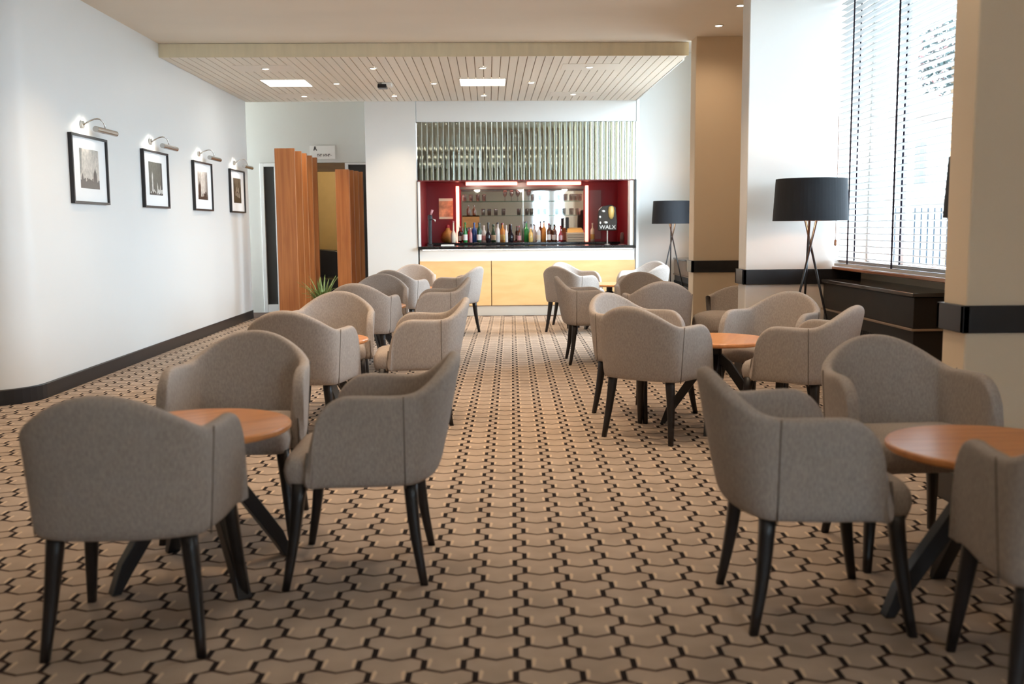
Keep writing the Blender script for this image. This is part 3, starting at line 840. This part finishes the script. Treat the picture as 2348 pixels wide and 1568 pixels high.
G_ = bcol('green', (0.02,0.22,0.05,1)); DG = bcol('dark_green', (0.015,0.06,0.03,1)); BL = bcol('blue', (0.02,0.07,0.28,1)); BK = bcol('black', (0.012,0.01,0.014,1))
BR = bcol('brown', (0.09,0.03,0.012,1)); AM = bcol('amber', (0.62,0.27,0.06,1)); CL_ = bcol('clear', (0.62,0.62,0.60,1)); RD = bcol('red', (0.32,0.02,0.03,1)); PK = bcol('pink', (0.55,0.26,0.27,1)); YE = bcol('yellow', (0.72,0.50,0.16,1))
WH = bcol('white', (0.8,0.78,0.74,1), 0.5); CR = bcol('cream', (0.75,0.66,0.50,1), 0.5)
ZB = 1.101; YBt = 16.95
for px, h, r, body, cap, lb, lab, sh in (
  (1053, .27, .034, BK, WH, WH, 'white capped dark bottle, leftmost before the bar mirror', 0),
  (1065.5, .335, .038, G_, G_, WH, 'bright green bottle with white label near the left end of the back bar', 2),
  (1074, .25, .030, RD, BK, None, 'small dark red bottle between the bright green and blue bottles', 0),
  (1078, .24, .026, PK, CR, None, 'slim pink bottle just left of the blue bottle', 0),
  (1086, .33, .043, BL, BL, None, 'deep blue bottle on the back bar', 0),
  (1097, .33, .040, DG, BK, WH, 'dark green bottle with white label just right of the blue bottle', 0),
  (1108, .28, .036, CL_, WH, PK, 'whitish bottle with mauve label left of the slim black bottle', 0),
  (1118, .33, .040, BK, BK, None, 'slim black bottle at the middle of the left group', 1),
  (1129.5, .30, .042, DG, DG, CR, 'dark green bottle with cream label right of the black bottle', 2),
  (1140, .33, .034, CL_, BK, None, 'clear bottle with black stopper left of the amber bottle', 0),
  (1151, .32, .040, AM, RD, YE, 'amber bottle with red cap', 0),
  (1159.5, .28, .024, WH, WH, None, 'slim white bottle right of the amber bottle', 0),
  (1170, .30, .040, BK, BR, None, 'squat dark brown round bottle', 1),
  (1188.5, .27, .032, BR, RD, PK, 'small brown bottle with pink label at the mirror joint', 0),
  (1205, .345, .042, G_, BK, None, 'green bottle with dark cap just right of the mirror joint', 0),
  (1215, .24, .036, YE, WH, None, 'yellow bottle beside the right green bottle', 0),
  (1222.5, .30, .030, CL_, BK, None, 'clear bottle with dark cap right of the yellow bottle', 0),
  (1233, .29, .034, CL_, WH, CR, 'clear bottle with white cap in the right group', 0),
  (1245, .355, .040, AM, BK, AM, 'tall orange bottle with dark cap in the right group', 0),
  (1256, .31, .036, BR, RD, WH, 'brown bottle with white label right of the tall orange bottle', 0),
  (1269, .29, .042, BR, DG, WH, 'brown bottle with green cap right of the white labelled one', 0),
  (1283, .27, .040, RD, RD, PK, 'red bottle beside the cash register', 2),
  (1356, .31, .036, CR, WH, YE, 'pale yellow bottle right of the right coral tube', 0)):
    BI = globals().get('BI', 0) + 1
    bottle(px, YBt + (0.06 if BI % 2 else -0.06), ZB, h, r, body, cap, lb, lab, sh)
# crate with two dark bottles on it
cr = empty('wooden_crate', (GX(1079, 17.42), 17.36, ZB), 0, 'brown wooden crate behind the bottles at the left of the mirror', 'crate')
b = MB()
b.box(-0.145, 0.145, -0.11, -0.095, 0.25, 0.455); b.box(-0.145, 0.145, 0.0, 0.015, 0.25, 0.455); b.box(-0.145, -0.13, -0.095, 0, 0.25, 0.455); b.box(0.13, 0.145, -0.095, 0, 0.25, 0.455); b.box(-0.145, 0.145, -0.11, 0.015, 0.435, 0.455)
b.build('box', wood('amber_crate_wood', (0.25,0.12,0.03,1), (0.36,0.19,0.06,1), (6,6,20), 0.5), cr)
b = MB()
for sx in (-0.13, 0.115): b.box(sx, sx+0.015, -0.1, 0.0, 0.0, 0.25)
b.build('stand', M['darkwood'], cr)
for px, lab in ((1073, 'left dark brown bottle standing on the wooden crate'), (1086, 'right dark brown bottle standing on the wooden crate')):
    bottle(px, 17.315, ZB+0.456, 0.17, 0.028, BR, BR, None, lab, 0)
# cash register
cg = empty('cash_register', (GX(1316, 16.95), 16.95, ZB), 0, 'cream cash register with dark screen at the right of the back bar', 'cash register')
b = MB(); b.box(-0.145, 0.145, -0.16, 0.14, 0.0, 0.155); b.build('drawer_body', CR, cg, bevel=0.008)
b = MB()
for z in (0.035, 0.075, 0.115): b.box(-0.135, 0.135, -0.163, -0.159, z, z+0.006)
b.build('drawer_lines', M['cabbrown'], cg)
b = MB(); rings = [[(-0.14,-0.12,0.155),(0.14,-0.12,0.155),(0.14,0.12,0.155),(-0.14,0.12,0.155)], [(-0.13,-0.02,0.215),(0.12,-0.02,0.215),(0.12,0.12,0.235),(-0.13,0.12,0.235)]]
b.loft(rings); b.build('keyboard', YE, cg, bevel=0.004)
b = MB(); b.box(-0.155, -0.10, 0.04, 0.07, 0.20, 0.41); b.build('screen', M['black'], cg, bevel=0.006)
# beer tap, paper, decanter, poster, badge, mauve painted reflection, coaster glass
bt = empty('beer_tap', (GX(986, 15.72), 15.72, 1.068), 0, 'slim black beer tap tower at the left of the bar top', 'tap')
b = MB(); b.lathe([(0.045,0.001),(0.045,0.02),(0.026,0.03),(0.026,0.40),(0.036,0.42),(0.036,0.47),(0.02,0.485)], n=18); b.build('tower', M['blacksatin'], bt, smooth=False)
b = MB(); b.tube([(0.02,0,0.42),(0.075,-0.02,0.41),(0.082,-0.02,0.37)], 0.010, 8); b.build('spout', M['chrome'], bt, smooth=True)
b = MB(); b.tube([(0.012,0,0.47),(0.04,-0.01,0.56)], 0.012, 8, r2=0.02); b.build('handle', PK, bt, smooth=True)
b = MB(); b.box(-0.10, 0.10, -0.09, 0.09, 0.0, 0.022)
pd = b.build('paper_pad', WH, None, bevel=0.004); pd.location = (GX(1025, 15.62), 15.62, 1.0685); tag(pd, 'white paper pad lying on the left of the bar top', 'paper')
de = empty('wicker_bottle', (GX(1026, 17.0), 17.0, ZB), 0, 'round amber wicker bottle left of the coral tube', 'bottle')
MB().lathe([(0.07,0.001),(0.115,0.03),(0.125,0.09),(0.10,0.16),(0.04,0.21),(0.03,0.25)], n=22).build('body', wood('amber_wicker', (0.30,0.12,0.02,1),(0.5,0.24,0.06,1),(60,60,60),0.5), de, smooth=True)
MB().lathe([(0.031,0.245),(0.034,0.25),(0.03,0.29),(0.012,0.30)], n=12).build('stopper', RD, de)
bottle(1038.5, 16.76, ZB, 0.36, 0.040, CR, PK, WH, 'cream bottle with pink tip left of the left coral tube', 1)
po = empty('orange_poster', (GX(1022.5, 17.6), 17.60, 1.68), 0, 'small orange and cream poster on the red wall left of the mirror', 'poster')
b = MB(); b.box(-0.122, 0.122, -0.006, 0, -0.178, 0.178); b.build('sheet', mat('orange_poster_print', (0.62,0.27,0.14,1), 0.6, var=0.55, scale=(7,7,9)), po)
b = MB(); b.box(-0.12, 0.12, -0.008, -0.005, 0.13, 0.176); b.box(-0.12, 0.12, -0.008, -0.005, -0.176, -0.14); b.build('cream_bands', CR, po)
mp_ = MB(); mp_.box(-0.10, 0.105, -0.012, 0, -0.42, 0.42)  # flat mauve sheet painted in place of a reflection
mo = mp_.build('mauve_reflection', mat('mauve_grey_gloss', (0.15,0.07,0.085,1), 0.3), None); mo.location = (GX(1361.5, 17.6), 17.60, 1.56); tag(mo, 'mauve grey patch standing in for a reflection on the red wall right of the mirror', 'panel')
tf = empty('beer_font', (GX(1390, 15.75), 15.75, 1.068), 0, 'tall beer font with dark round badge and cream lettering at the right of the bar', 'tap')
b = MB(); b.lathe([(0.05,0.001),(0.05,0.012),(0.013,0.02),(0.013,0.30)], n=14); b.build('stem', M['chrome'], tf, smooth=False)
b = MB(); rings = []
for y in (-0.03, 0.03):
    rings.append([(x, y, z) for x, z in ((-0.15,0.22),(0.14,0.22),(0.15,0.34),(0.13,0.58),(0.06,0.62),(-0.08,0.60),(-0.14,0.54),(-0.15,0.36))])
b.loft(rings); b.build('badge', mat('black_brown_badge', (0.018,0.01,0.006,1), 0.3), tf, bevel=0.012)
b = MB(); b.lathe([(0.02,0.40),(0.04,0.44),(0.05,0.52),(0.042,0.58),(0.02,0.60)], c=(0.055,-0.035,0), n=16); b.build('gold_emblem', YE, tf, smooth=True)
b = MB()
for x, z, r in ((-0.12,0.43,0.017),(-0.115,0.34,0.013),(-0.03,0.345,0.03),(-0.07,0.52,0.03)): b.lathe([(0.004,-0.02),(r,-0.01),(r,0.01),(0.004,0.02)], c=(x,-0.035,z), n=10)
b.build('pale_beads', WH, tf, smooth=True)
cu = bpy.data.curves.new('letters', 'FONT'); cu.body = 'WALX'; cu.size = 0.088; cu.extrude = 0.002; cu.align_x = 'CENTER'
to = bpy.data.objects.new('letters', cu); COL.objects.link(to)
dg = bpy.context.evaluated_depsgraph_get(); dg.update()
lm = bpy.data.meshes.new_from_object(to.evaluated_get(dg)); bpy.data.objects.remove(to)
lm.materials.clear(); lm.materials.append(WH)
lo = link('lettering', lm, tf); lo.location = (0.0, -0.033, 0.245); lo.rotation_euler = (R(90), 0, 0)
cgk = empty('coaster_glass', (GX(1424, 15.8), 15.8, 1.068), 0, 'small reddish glass on a pale coaster at the right end of the bar top', 'glass')
MB().lathe([(0.06,0.0005),(0.06,0.008)], n=20).build('coaster', PK, cgk)
MB().lathe([(0.03,0.009),(0.036,0.10),(0.028,0.15),(0.02,0.19)], n=14).build('tumbler', mat('smoky_red_glass', (0.10,0.035,0.03,1), 0.2), cgk, smooth=True)

# ------------------------------------------------------------------ window blind, radiator cabinets
vb = empty('venetian_blind', (3.03, 6.81, 0.99), 0, 'open silver venetian blind covering the window between the piers', 'blind')
b = MB(); L = 1.87
for z in (0.036, 0.043, 0.050, 0.057): b.box(-0.026, 0.026, -L, L, z, z+0.003)
z = 0.085
while z < 2.32:
    dx, dz = 0.026, 0.0048
    b.loft([[( -dx, y, z+dz), (0, y, z+0.004), (dx, y, z-dz), (dx, y, z-dz-0.0025), (0, y, z+0.0015), (-dx, y, z+dz-0.0025)] for y in (-L, L)])
    z += 0.0505
b.build('slats', M['slat'], vb)
b = MB(); b.box(-0.03, 0.03, -L, L, 2.335, 2.392); b.build('headrail', M['upvc'], vb)
b = MB(); b.box(-0.027, 0.027, -L, L, 0.006, 0.030); b.build('bottom_rail', M['slat'], vb, bevel=0.003)
for yy in (1.55, 0.62, -0.5, -1.55):
    b = MB()
    for sx in (-0.03, 0.0285): b.box(sx, sx+0.0015, yy-0.016, yy+0.016, 0.03, 2.34)
    b.build('ladder_tape', M['tape'], vb)
cd = MB(); cd.tube([(0,0,0),(0,0,-1.05)], 0.0025, 6); cd.lathe([(0.004,-1.10),(0.012,-1.09),(0.010,-1.05),(0.003,-1.045)], n=10)
cdo = cd.build('pull_cord', M['sill'], vb, smooth=True); cdo.location = (-0.045, 1.80, 1.28)

def cabinet(y0, y1, x0, z, lab, mbody):
    c = empty('radiator_cabinet', (x0, (y0+y1)/2, 0), 0, lab, 'cabinet', 'radiator cabinets under the windows')
    L = (y1-y0)/2; D = XW - 0.005 - x0
    b = MB(); b.box(0.012, D, -L+0.012, L, 0.001, z-0.25); b.build('body', M['cab'], c, bevel=0.006)
    b = MB(); b.box(0.004, D, -L+0.006, L, z-0.245, z-0.03); b.build('upper_band', mbody, c, bevel=0.006)
    b = MB(); b.box(-0.012, D, -L-0.01, L+0.005, z-0.028, z); b.build('top', M['cabtop'], c, bevel=0.006)
    b = MB(); b.box(-0.010, D, -L-0.008, L+0.005, z-0.262, z-0.246); b.build('lip', M['cabbrown'], c, bevel=0.003)
    for k in range(3):
        b = MB(); zz = z - 0.40 - k*0.085; n = int(2*L/0.045)
        for i in range(n): b.box(0.008, 0.014, -L+0.06+i*0.045, -L+0.06+i*0.045+0.026, zz, zz+0.05)
        b.build('vent_row', M['slot'], c)
    return c
cabinet(6.75, 8.62, 2.89, 0.885, 'black brown radiator cabinet with vent slots under the blind', M['cab'])
cabinet(13.3, 15.7, 2.90, 0.86, 'brown radiator cabinet in the alcove, glimpsed beside the pillar', M['cabbrown'])

# ------------------------------------------------------------------ ceiling lights
for x0, x1, y0, y1, lab in ((-2.885, -2.325, 13.12, 13.72, 'square white light panel in the left part of the boarded soffit'), (-0.348, 0.235, 13.12, 13.74, 'square white light panel in the middle of the boarded soffit')):
    t = empty('ceiling_light', ((x0+x1)/2, (y0+y1)/2, ZS), 0, lab, 'ceiling light', 'lit panels in the soffit')
    hx, hy = (x1-x0)/2, (y1-y0)/2
    b = MB(); b.box(-hx, hx, -hy, hy, -0.004, 0.004); b.build('diffuser', M['panel'], t)
    b = MB()
    for a in ((-hx-.015, hx+.015, -hy-.015, -hy), (-hx-.015, hx+.015, hy, hy+.015), (-hx-.015, -hx, -hy, hy), (hx, hx+.015, -hy, hy)): b.box(*a, -0.007, 0.004)
    b.build('frame', M['ring'], t)
for x in (-2.3, -0.2, 1.7):  # unseen warm fill panels, added to raise the ambient light
    for y in (4.6, 1.4, -1.8):
        t = empty('ceiling_light', (x, y, ZC), 0, 'added square warm fill panel, unseen, in the plain ceiling above the front tables', 'ceiling light', 'added fill panels in the plain ceiling, out of view')
        MB().box(-0.29, 0.29, -0.29, 0.29, -0.004, 0.004).build('diffuser', M['fillpanel'], t)
PL = [(-2.62, 12.23), (1.22, 12.2), (-2.62, 14.73), (1.23, 14.65)]
for k, (x, y) in enumerate(PL):
    b = MB(); b.box(-0.33, 0.33, -0.23, 0.23, -0.003, 0.004)
    o = b.build('ceiling_plate', M['offpanel'], None); o.location = (x, y, ZS)
    tag(o, 'pale rectangular plate around a downlight at the %s of the soffit' % ['front left', 'front right', 'back left', 'back right'][k], 'ceiling plate', 'pale plates in the soffit')
DL = [(-2.62,12.23,'front left plate'), (-1.35,12.23,'second in the front row'), (-0.05,12.23,'third in the front row'), (1.22,12.2,'front right plate'),
      (-1.97,13.48,'just right of the left light panel'), (-0.70,13.5,'left of the middle light panel'), (0.58,13.46,'right of the middle light panel'),
      (-2.62,14.73,'back left plate'), (-1.33,14.73,'second in the back row'), (-0.05,14.73,'third in the back row'), (1.23,14.65,'back right plate')]
def make_downlight():
    t = empty('downlight', (0, 0, 0), cat='ceiling light')
    b = MB(); n = 24
    rings = [[(r*math.cos(2*PI*j/n), r*math.sin(2*PI*j/n), z) for j in range(n)] for r, z in ((0.036, 0.004), (0.050, 0.004), (0.050, -0.006), (0.036, -0.006))]
    b.loft(rings + [rings[0]], cap=False); b.build('trim_ring', M['ring'], t, smooth=False)
    b = MB(); b.lathe([(0.036, -0.0035), (0.036, 0.003)], n=20); b.build('lens', M['dot'], t)
    return t
dp0 = make_downlight(); first = True
def spot(x, y, z, e, size=100, col=(1.0, 0.76, 0.52)):
    ld = bpy.data.lights.new('downlight_beam', 'SPOT'); ld.energy = e; ld.color = col; ld.spot_size = R(size); ld.spot_blend = 0.8; ld.shadow_soft_size = 0.05
    lo = bpy.data.objects.new('downlight_beam', ld); COL.objects.link(lo); lo.location = (x, y, z)
ES, EM = 62, 85
for i, (x, y, w) in enumerate(DL):
    o = dp0 if first else copy_tree(dp0); first = False
    o.location = (x, y, ZS - 0.004); o['label'] = 'small round downlight in the boarded soffit, %s' % w; o['group'] = 'downlights in the soffit'
    spot(x, y, ZS - 0.03, ES)
for k, (x, y, lab) in enumerate(((2.374, 10.5, 'round downlight in the plain ceiling close before the pillar'), (2.365, 9.57, 'round downlight in the plain ceiling close to the white pier'))):
    o = copy_tree(dp0); o.location = (x, y, ZC - 0.001); o['label'] = lab; o['group'] = 'downlights in the plain ceiling'
    spot(x, y, ZC - 0.03, EM * 0.2, 150)
for x in (-2.6, -1.3, 0.0, 1.3):
    for y in (8.2, 6.0):
        o = copy_tree(dp0); o.location = (x, y, ZC - 0.001); o['label'] = 'round downlight in the plain ceiling above the middle tables'; o['group'] = 'downlights in the plain ceiling, out of view'
        spot(x, y, ZC - 0.03, EM, 105, (1.0, 0.73, 0.48))
sn = empty('ceiling_sensor', (-1.355, 13.5, ZS), 0, 'small white and dark camera dome on the boarded soffit', 'sensor')
b = MB(); b.box(-0.02, 0.11, -0.09, 0.09, -0.045, 0.0); b.build('housing', M['barwhite'], sn, bevel=0.01)
b = MB(); b.box(-0.075, 0.045, -0.095, 0.07, -0.07, -0.02); b.build('lens_block', M['blacksatin'], sn, bevel=0.01)
# under counter glow, hall lamp, lamps in shades
def area(name, loc, rot, sx, sy, e, col):
    ld = bpy.data.lights.new(name, 'AREA'); ld.shape = 'RECTANGLE'; ld.size = sx; ld.size_y = sy; ld.energy = e; ld.color = col
    lo = bpy.data.objects.new(name, ld); COL.objects.link(lo); lo.location = loc; lo.rotation_euler = rot
    return lo
def point(name, loc, e, col, r=0.04):
    ld = bpy.data.lights.new(name, 'POINT'); ld.energy = e; ld.color = col; ld.shadow_soft_size = r
    lo = bpy.data.objects.new(name, ld); COL.objects.link(lo); lo.location = loc
point('hall_lamp', (-2.6, 18.0, 2.5), 28, (1, 0.82, 0.52), 0.1)
for x, y in ((2.625, 8.18), (2.745, 15.05), (2.848, 5.55)): point('lamp_glow', (x, y, 1.52), 7, (1, 0.62, 0.34))
for x in (-0.2, 0.6, 1.4): point('bar_fill', (x, 16.6, 2.05), 13, (1, 0.86, 0.68), 0.05)  # unseen fill points added to brighten the bar interior

# ------------------------------------------------------------------ outside
b = MB(); b.box(3.6, 60, -40, 70, -0.4, -0.3)
structure(b.build('ground_outside', mat('pale_paving', (0.30,0.30,0.29,1), 0.9, var=0.1)))
bd = empty('pale_building', (22, 46, -0.3), 0, 'overexposed pale building across the street beyond the blind', 'building')
b = MB(); b.box(-8, 14, 0, 8, 0, 14); b.build('facade', mat('pale_facade', (0.40,0.37,0.34,1), 0.9), bd)
for k in range(4):
    b = MB(); b.box(-6.5+k*3.2, -5.2+k*3.2, -0.05, 0.1, 3.4, 5.4); b.build('window', mat('facade_window', (0.05,0.06,0.07,1), 0.5), bd)
b = MB(); b.box(-8, 14, -0.2, 0.0, 6.3, 6.6); b.box(-8, 14, -0.2, 0, 2.6, 2.8); b.build('ledge', mat('sand_ledge', (0.10,0.07,0.055,1), 0.9), bd)
fe = empty('railing', (10.9, 24.5, -0.3), R(-20), 'grey street railing outside, seen through the blind', 'railing')
b = MB()
for k in range(13): b.box(-0.9+k*0.15, -0.86+k*0.15, -0.02, 0.02, 0, 2.05)
b.build('bars', mat('blue_grey_steel', (0.02,0.028,0.036,1), 1.0, spec=0.0), fe)
b = MB(); b.box(-0.95, 0.98, -0.025, 0.025, 1.9, 1.95); b.box(-0.95, 0.98, -0.025, 0.025, 0.3, 0.35); b.build('rail', bpy.data.materials['blue_grey_steel'], fe)
tr = empty('street_tree', (14.0, 30.5, -0.3), 0, 'leafy tree with reddish blossom outside the window', 'tree')
b = MB(); b.tube([(0,0,0),(0.1,0,3),(0,0,6.5)], 0.14, 10, r2=0.07); b.build('trunk', M['darkwood'], tr)
rt = random.Random(5); b = MB(); b2 = MB()
for k in range(2600):
    while True:
        p = Vector((rt.uniform(-1,1), rt.uniform(-1,1), rt.uniform(-1,1)))
        if p.length < 1: break
    p = Vector((p.x*1.5, p.y*1.3, p.z*1.15)) + Vector((0, 0, 6.6)); s = rt.uniform(0.06, 0.11)
    u = Vector((rt.uniform(-1,1), rt.uniform(-1,1), rt.uniform(-1,1))).normalized(); w = u.orthogonal().normalized()
    (b2 if k % 7 == 0 else b).add([p-u*s, p+w*s*0.5, p+u*s, p-w*s*0.5], [(0,1,2,3)])
b.build('foliage', mat('tree_leaf', (0.018,0.030,0.028,1), 0.8, var=0.3, spec=0.1), tr); b2.build('blossom', mat('red_blossom', (0.12,0.04,0.035,1), 0.8), tr)

# daylight: an overcast sky with a soft gradient, let in through the window openings
w = bpy.data.worlds.new('sky'); SC.world = w; w.use_nodes = True
bg = w.node_tree.nodes['Background']; bg.inputs['Color'].default_value = (0.72, 0.87, 1.0, 1); bg.inputs['Strength'].default_value = 19.0
for nm, y0, y1, z0, z1 in (('bay', 4.95, 8.7, 1.0, 3.35), ('alcove', 11.4, 14.38, 1.0, 3.85)):
    a = area('portal_' + nm, (XW + 0.3, (y0+y1)/2, (z0+z1)/2), (0, R(90), 0), z1-z0, y1-y0, 1, (1,1,1)); a.data.cycles.is_portal = True
for x in (2.045, 2.87):
    a = area('portal_front', (x, YR - 0.25, 1.8), (R(-90), 0, 0), 0.56, 2.2, 1, (1,1,1)); a.data.cycles.is_portal = True

# ------------------------------------------------------------------ view
SC.view_settings.view_transform = 'Standard'
SC.view_settings.look = 'None'
SC.view_settings.exposure = 0.28
SC.view_settings.gamma = 1.0
SC.view_settings.use_curve_mapping = False
SC.cycles.use_denoising = True
try: SC.cycles.denoiser = 'OPENIMAGEDENOISE'
except Exception: pass
SC.cycles.use_adaptive_sampling = True
SC.cycles.adaptive_threshold = 0.03
SC.cycles.max_bounces = 7
SC.cycles.diffuse_bounces = 5
SC.cycles.transparent_max_bounces = 16
SC.cycles.sample_clamp_indirect = 6.0
SC.cycles.caustics_reflective = False
SC.cycles.caustics_refractive = False
